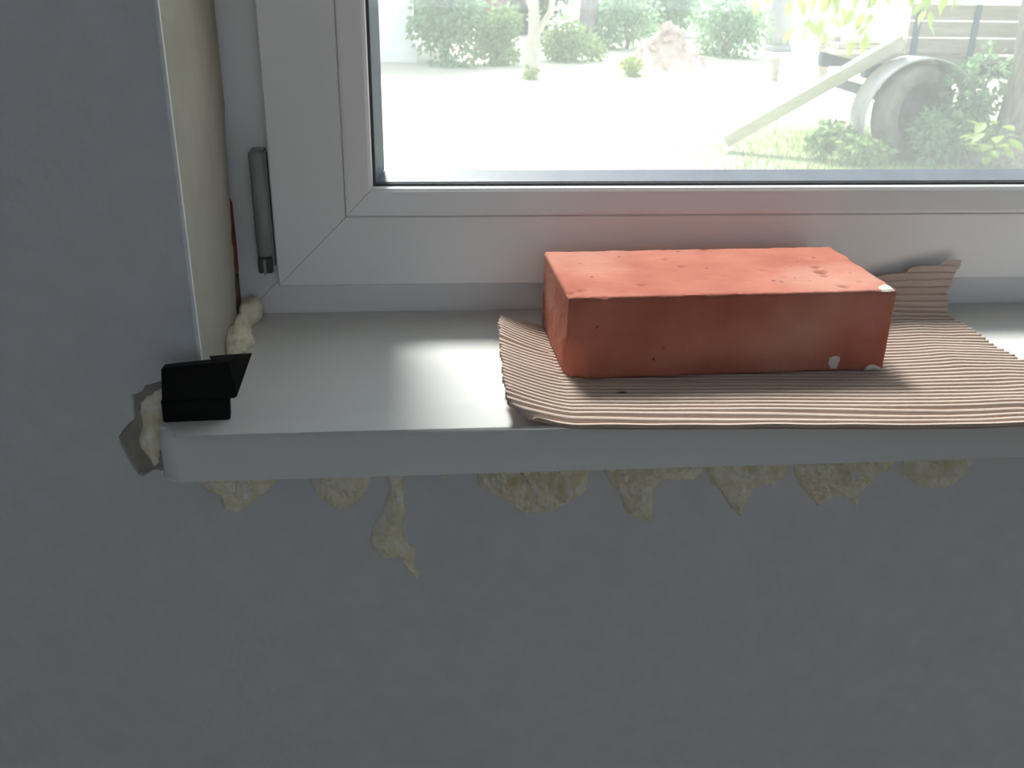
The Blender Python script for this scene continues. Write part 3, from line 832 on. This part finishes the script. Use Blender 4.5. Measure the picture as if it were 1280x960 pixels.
wchild(prism('roof', [(wb.y - .5, GZ + 2.8), (wb.y + 4.4, GZ + 3.6), (wb.y + 4.4, GZ + 3.7), (wb.y - .5, GZ + 2.9)], lambda u, v, t: (t, u, v), wb.x - 6.3, wb.x + .4, M['roof']), hb)
tag(hb, 'white rendered outbuilding at the far side of the yard', 'building')

# rubble heap
def heap(px, base_py, w_px, h, m):
    b = gnd(px, base_py); k = (b - CL).length / FPX; w = w_px * k / 2
    v, f = [], []; nr, ns = 14, 40
    for i in range(nr + 1):
        t = i / nr
        for k_ in range(ns):
            a = 2 * math.pi * k_ / ns
            x, y = w * t * math.cos(a), w * .75 * t * math.sin(a)
            z = h * (1 - t) ** 1.15 * (1 + .35 * nz(x * 1.8, y * 1.8, 3)) + .10 * nz(x * 5, y * 5, 1) * (1 - t)
            v.append((x, y, max(z, -.02)))
    for i in range(nr):
        for k_ in range(ns): f.append((i*ns + k_, i*ns + (k_+1) % ns, (i+1)*ns + (k_+1) % ns, (i+1)*ns + k_))
    e = empty('rubble_heap', (b.x, b.y + w * .6, GZ))
    from_py('mound', v, f, m, e)
    rr = random.Random(5)
    for q in range(26):
        t = rr.uniform(.1, .85); a = rr.uniform(math.pi, 2 * math.pi)
        x, y = w * t * math.cos(a), w * .75 * t * math.sin(a); z = h * (1 - t) ** 1.15
        bm = bmesh.new(); s = rr.uniform(.06, .13)
        bmesh.ops.create_cube(bm, size=1, matrix=Matrix.Translation((x, y, z + s * .2)) @ Euler((rr.random() * 3, rr.random() * 3, rr.random() * 3)).to_matrix().to_4x4() @ Matrix.Diagonal((s * 1.6, s, s * .7, 1)))
        from_bm('chunk', bm, m, e)
    return e
tag(heap(838, 90, 118, .80, M['rubble']), 'pinkish heap of brick rubble lying in the sunny yard', 'rubble')
# grey post
b = gnd(971, 64)
pst = empty('post', (b.x, b.y, GZ))
tube('shaft', [(0, 0, 0, .26), (0, 0, .5, .25), (0, 0, 3.2, .23)], M['post'], pst, 16, .03, 1)
tube('collar', [(0, 0, 0, .32), (0, 0, .14, .32)], M['post'], pst, 16)
tag(pst, 'thick pale grey post standing in the sun past the bushes', 'post')

# ---- trailer with load of boards
TY = 8.95
tr_ = empty('trailer', (5.2, TY + .6, GZ))
def tb(name, x0, x1, y0, y1, z0, z1, m, bev=.006): return wchild(box(name, x0, x1, y0, y1, z0, z1, M[m], None, bev), tr_)
# bed: x 4.3..7.6, top 0.93 m above ground
tb('bed', 4.30, 7.6, TY + .05, TY + 1.75, -0.62, -0.54, 'wood_grey')
tb('chassis_beam', 4.35, 7.6, TY + .25, TY + .37, -0.78, -0.62, 'steel_blue')
tb('chassis_beam', 4.35, 7.6, TY + 1.40, TY + 1.52, -0.78, -0.62, 'steel_blue')
for k in range(3):
    tb('side_board', 4.62, 7.6, TY + .02, TY + .055, -0.52 + k * .155, -0.52 + k * .155 + .145, 'wood_grey')
for xx in (4.66, 5.25, 6.1, 7.0):
    tb('stake', xx, xx + .06, TY - .005, TY + .019, -0.62, -0.06, 'steel_blue')
tb('axle', 4.70, 4.80, TY - .02, TY + 1.8, -1.05, -0.95, 'rim')
def wheel(cx, cy, r):
    w = wchild(empty('wheel'), tr_) if False else empty('wheel', (cx, cy, GZ + r))
    prof = [(.62*r, -.08), (.70*r, -.115), (.88*r, -.13), (.97*r, -.115), (1.0*r, -.07), (.985*r, -.055), (1.0*r, -.04), (.985*r, 0), (1.0*r, .04), (.985*r, .055), (1.0*r, .07), (.97*r, .115), (.88*r, .13), (.70*r, .115), (.62*r, .08)]
    seg = 40; v, f = [], []
    for k in range(seg):
        a = 2 * math.pi * k / seg
        for rr, d in prof: v.append((rr * math.cos(a), d, rr * math.sin(a)))
    n = len(prof)
    for k in range(seg):
        for i in range(n): f.append((k*n + i, k*n + (i+1) % n, ((k+1) % seg)*n + (i+1) % n, ((k+1) % seg)*n + i))
    t = from_py('tyre', v, f, M['tyre'], w, True)
    v, f = [], []
    prof = [(.63*r, -.09), (.60*r, -.06), (.50*r, .0), (.22*r, .02), (.20*r, -.06), (.02*r, -.07), (.02*r, .06), (.63*r, .08)]
    n = len(prof)
    for k in range(seg):
        a = 2 * math.pi * k / seg
        for rr, d in prof: v.append((rr * math.cos(a), d, rr * math.sin(a)))
    for k in range(seg):
        for i in range(n): f.append((k*n + i, k*n + (i+1) % n, ((k+1) % seg)*n + (i+1) % n, ((k+1) % seg)*n + i))
    from_py('rim', v, f, M['rim'], w, True)
    return w
wh = wheel(4.70, TY - .17, .455)
wh.rotation_euler = (0, 0, math.radians(24))
wh.parent = tr_; wh.matrix_parent_inverse = Matrix.Translation(Vector(tr_.location)).inverted()
# curved mudguard over the wheel
v, f = [], []
for k in range(25):
    a = math.radians(20 + 175 * k / 24)
    for rr, d in ((.56, -.17), (.56, .17), (.575, .17), (.575, -.17)):
        v.append((4.72 + rr * math.cos(a), TY - .17 + d, GZ + .40 + rr * math.sin(a)))
for k in range(24):
    for i in range(4): f.append((k*4 + i, k*4 + (i+1) % 4, (k+1)*4 + (i+1) % 4, (k+1)*4 + i))
mg = wchild(from_py('mudguard', v, f, M['post'], None, True), tr_)
tag(tr_, 'old flat trailer with wooden side boards and big wheel among shrubs', 'trailer')
# loose boards stacked on the open end of the trailer
rr = random.Random(9)
BG = 'loose boards stacked on the trailer'
for i in range(9):
    row, lay = i % 3, i // 3
    L_ = rr.uniform(.9, 1.5)
    x0 = 3.92 + rr.uniform(0, .14) + .05 * lay; y0 = TY + .12 + row * .26
    o = box('board', x0, x0 + L_, y0 + .005, y0 + .225, -0.538 + lay * .052, -0.538 + lay * .052 + .046, M['wood_grey'] if i % 2 else M['wood_pale'], None, .004)
    o['label'] = ('weathered board in the bottom', 'weathered board in the middle', 'weathered board in the top')[lay] + ' layer of the loose stack on the trailer'; o['category'] = 'board'; o['group'] = BG
# leaning plank
a = gnd(906, 189); bt = on_y(1128, 64, TY - .10)
d = (bt - a); Ln = d.length; d.normalize(); s = Vector((0, 1, 0)) - d * d.y; s.normalize(); s = Matrix.Rotation(math.radians(-48), 3, d) @ s; nn = d.cross(s); a = a + Vector((0, 0, .085))
pk = []
for t in (0, Ln):
    for (q, h) in ((-.11, 0.0), (.11, 0.0), (.11, .045), (-.11, .045)):
        pk.append(a + d * t + s * q + nn * (h if nn.z > 0 else -h))
o = from_py('plank', pk, [(0,1,2,3), (4,7,6,5), (0,4,5,1), (1,5,6,2), (2,6,7,3), (3,7,4,0)], M['wood_pale'])
tag(o, 'long pale plank leaning from the ground up to the trailer', 'plank')
# low bench of slabs in the sun
b = gnd(1002, 103)
bn = empty('bench', (b.x, b.y + .2, GZ))
box('seat', -.55, .55, -.16, .16, .36, .42, M['wood_pale'], bn, .008)
box('leg', -.45, -.37, -.13, .13, 0, .359, M['wood_grey'], bn, .004); box('leg', .37, .45, -.13, .13, 0, .359, M['wood_grey'], bn, .004)
tag(bn, 'low pale bench standing in the sunny grass beyond the plank', 'bench')

# ---- big tree at the right with hanging sprays of leaves
b = gnd(1281, 206)
bt_ = empty('large_tree', (b.x, b.y, GZ))
R0 = .34
pts = []
for i in range(15):
    z = 4.5 * (i / 14) ** 1.6
    r = R0 * (1 + .65 * math.exp(-z / .16)) * (1 - .05 * z)
    pts.append((.02 * math.sin(z * 2), 0, z, r))
trunk = tube('trunk', pts, M['bark'], bt_, 40, .16, 5)
for q in range(7):
    a = 2 * math.pi * q / 7 + .4
    tube('root', [(.2 * math.cos(a), .2 * math.sin(a), .32, .10), (.36 * math.cos(a), .36 * math.sin(a), .10, .09), (.62 * math.cos(a), .62 * math.sin(a), -.02, .05)], M['bark'], bt_, 8, .2, q)
wx, wy = b.x, b.y
limb = tube('branch', [(0, 0, 2.1, .12), (-.8, -.6, 2.35, .08), (-1.6, -1.2, 2.25, .055), (-2.3, -1.55, 2.0, .035), (-2.9, -1.7, 1.85, .02)], M['bark'], bt_, 10, .1, 2)
leaf_me = None
def make_leaf():
    v, f = [], []
    prof = ((0, .012), (.2, .16), (.45, .22), (.7, .16), (.88, .07), (1, .004))
    for t, w in prof:
        z = -.10 * t * t
        v += [(-w, t, z + w * .28), (0, t, z), (w, t, z + w * .28)]
    for i in range(len(prof) - 1):
        a = i * 3; f += [(a, a+1, a+4, a+3), (a+1, a+2, a+5, a+4)]
    me = bpy.data.meshes.new('leaf'); me.from_pydata(v, [], f)
    for p in me.polygons: p.use_smooth = True
    me.materials.append(M['leaf_hang']); return me
M['leaf_hang'] = mat('leaf_fresh', (0.30, 0.44, 0.07), 0.45, (0.50, 0.60, 0.16), 3)
nt = M['leaf_hang'].node_tree
tl = nt.nodes.new('ShaderNodeBsdfTranslucent'); tl.inputs[0].default_value = (0.55, 0.68, 0.16, 1)
mx = nt.nodes.new('ShaderNodeMixShader'); mx.inputs[0].default_value = .45
nt.links.new(nt.nodes['Principled BSDF'].outputs[0], mx.inputs[1]); nt.links.new(tl.outputs[0], mx.inputs[2]); nt.links.new(mx.outputs[0], nt.nodes['Material Output'].inputs[0])
leaf_me = make_leaf()
rl = random.Random(21)
def spray(px, py, Y, leaves, length=.5):
    """a hanging twig whose lower tip shows at pixel (px, py)"""
    tip = on_y(px, py, Y) - Vector((wx, wy, GZ))
    top = Vector((tip.x + rl.uniform(-.1, .25), tip.y + rl.uniform(0, .1), tip.z + length))
    tw = tube('twig', [(top.x, top.y, top.z, .008), ((top.x + tip.x) / 2 + .04, (top.y + tip.y) / 2, (top.z + tip.z) / 2, .006), (tip.x, tip.y, tip.z + .06, .003)], M['bark_pale'], bt_, 6)
    for k in range(leaves):
        t = rl.random() ** .8
        p = top.lerp(Vector((tip.x, tip.y, tip.z + .06)), t) + Vector((rl.uniform(-.07, .07), rl.uniform(-.07, .07), rl.uniform(-.03, .03)))
        lf = bpy.data.objects.new('leaf', leaf_me); C.objects.link(lf); lf.parent = tw
        s_ = rl.uniform(.09, .145)
        side = rl.choice((-1, 1))
        q = Euler((math.radians(rl.uniform(-100, -45)), rl.uniform(-.6, .6), rl.uniform(-1.1, 1.1) + (0 if side > 0 else math.pi))).to_matrix().to_4x4()
        lf.matrix_local = Matrix.Translation(p) @ q @ Matrix.Diagonal((s_, s_, s_, 1))
for (px, py, n, L_) in ((1010, 62, 14, .6), (998, 40, 9, .5), (1030, 38, 10, .5), (1068, 68, 14, .6), (1058, 40, 10, .5), (1146, 46, 10, .5), (1160, 22, 8, .4), (1185, 12, 8, .35), (955, 6, 4, .3), (985, 14, 6, .4), (1100, 8, 6, .35), (1045, 12, 8, .4)):
    spray(px, py, 7.0 + rl.uniform(-.15, .25), n, L_)
wchild(foliage('crown', (wx - .2, wy + .2, GZ + 5.0), (2.6, 2.2, 1.7), 2600, .17, M['leaf_b'], None, 71), bt_)
tag(bt_, 'large tree with rough grey trunk and hanging yellow-green leaf sprays', 'tree')
tw = None

# ---- shrubs around the wheel and the trunk
SG = 'shrubs growing around the trailer wheel'
def shrub(px, base_py, w_px, h, m, label, seed, size, count):
    b = gnd(px, base_py); k = (b - CL).length / FPX; w = w_px * k / 2
    e = empty('shrub', (b.x, b.y, GZ))
    for q in range(3):
        a = q * 2.1 + seed
        tube('stem', [(0, 0, 0, .012), (.15 * w * math.cos(a), .15 * w * math.sin(a), h * .4, .009), (.45 * w * math.cos(a), .45 * w * math.sin(a), h * .8, .004)], M['bark'], e, 6)
    wchild(foliage('foliage', (b.x, b.y, GZ + h * .5), (w, w * .55, h * .55), count, size, m, None, seed), e)
    tag(e, label, 'shrub', SG)
    return e
shrub(1205, 203, 72, 1.02, M['leaf_a'], 'tall blue-green shrub between the wheel and the large trunk', 101, .10, 900)
shrub(1165, 206, 70, .52, M['leaf_a'], 'mid-height blue-green shrub in front of the trailer wheel', 103, .09, 520)
shrub(1030, 200, 60, .36, M['leaf_b'], 'low green shrub under the leaning plank', 105, .08, 420)
shrub(1075, 206, 70, .26, M['leaf_b'], 'low ragged shrub at the foot of the wheel', 107, .08, 360)
# broad-leaved plant near the trunk: each leaf a piece of its own
b = gnd(1212, 207)
bp_ = empty('broad_leaved_plant', (b.x - .1, b.y - .45, GZ))
big_me = leaf_me.copy(); big_me.materials.clear(); big_me.materials.append(M['leaf_c'])
for k in range(9):
    a = 2 * math.pi * k / 9 + rl.uniform(-.2, .2); hh = rl.uniform(.25, .5)
    st = tube('stalk', [(0, 0, 0, .008), (.06 * math.cos(a), .06 * math.sin(a), hh * .7, .006), (.14 * math.cos(a), .14 * math.sin(a), hh, .004)], M['leaf_b'], bp_, 6)
    for q in range(3):
        lf = bpy.data.objects.new('leaf', big_me); C.objects.link(lf); lf.parent = st
        s_ = rl.uniform(.14, .20); t = .55 + .22 * q
        lf.matrix_local = Matrix.Translation((.14 * t * math.cos(a), .14 * t * math.sin(a), hh * (.6 + .2 * q))) @ Euler((rl.uniform(-.5, .35), rl.uniform(-.3, .3), a - math.pi / 2 + rl.uniform(-.8, .8))).to_matrix().to_4x4() @ Matrix.Diagonal((s_ * 1.3, s_, s_, 1))
tag(bp_, 'yellow-green plant with broad leaves at the foot of the large trunk', 'plant')

# ---- grass
def grass():
    r_ = random.Random(4); v, f = [], []
    for k in range(9000):
        px = r_.uniform(780, 1330); py = r_.uniform(150, 225)
        b = gnd(px, py)
        if r_.random() > min(1, max(.05, (px - 800) / 260)): continue
        h = r_.uniform(.03, .11); a = r_.uniform(0, 6.28); w = .006
        dx, dy = math.cos(a) * w, math.sin(a) * w; lx, ly = r_.uniform(-.04, .04), r_.uniform(-.04, .04)
        z = GZ - .01; q = len(v)
        v += [(b.x - dx, b.y - dy, z), (b.x + dx, b.y + dy, z), (b.x + lx, b.y + ly, z + h)]
        f.append((q, q+1, q+2))
    o = from_py('grass', v, f, M['grass']); o['kind'] = 'stuff'
    tag(o, 'short grass growing around the trailer wheel and plank', 'grass')
grass()
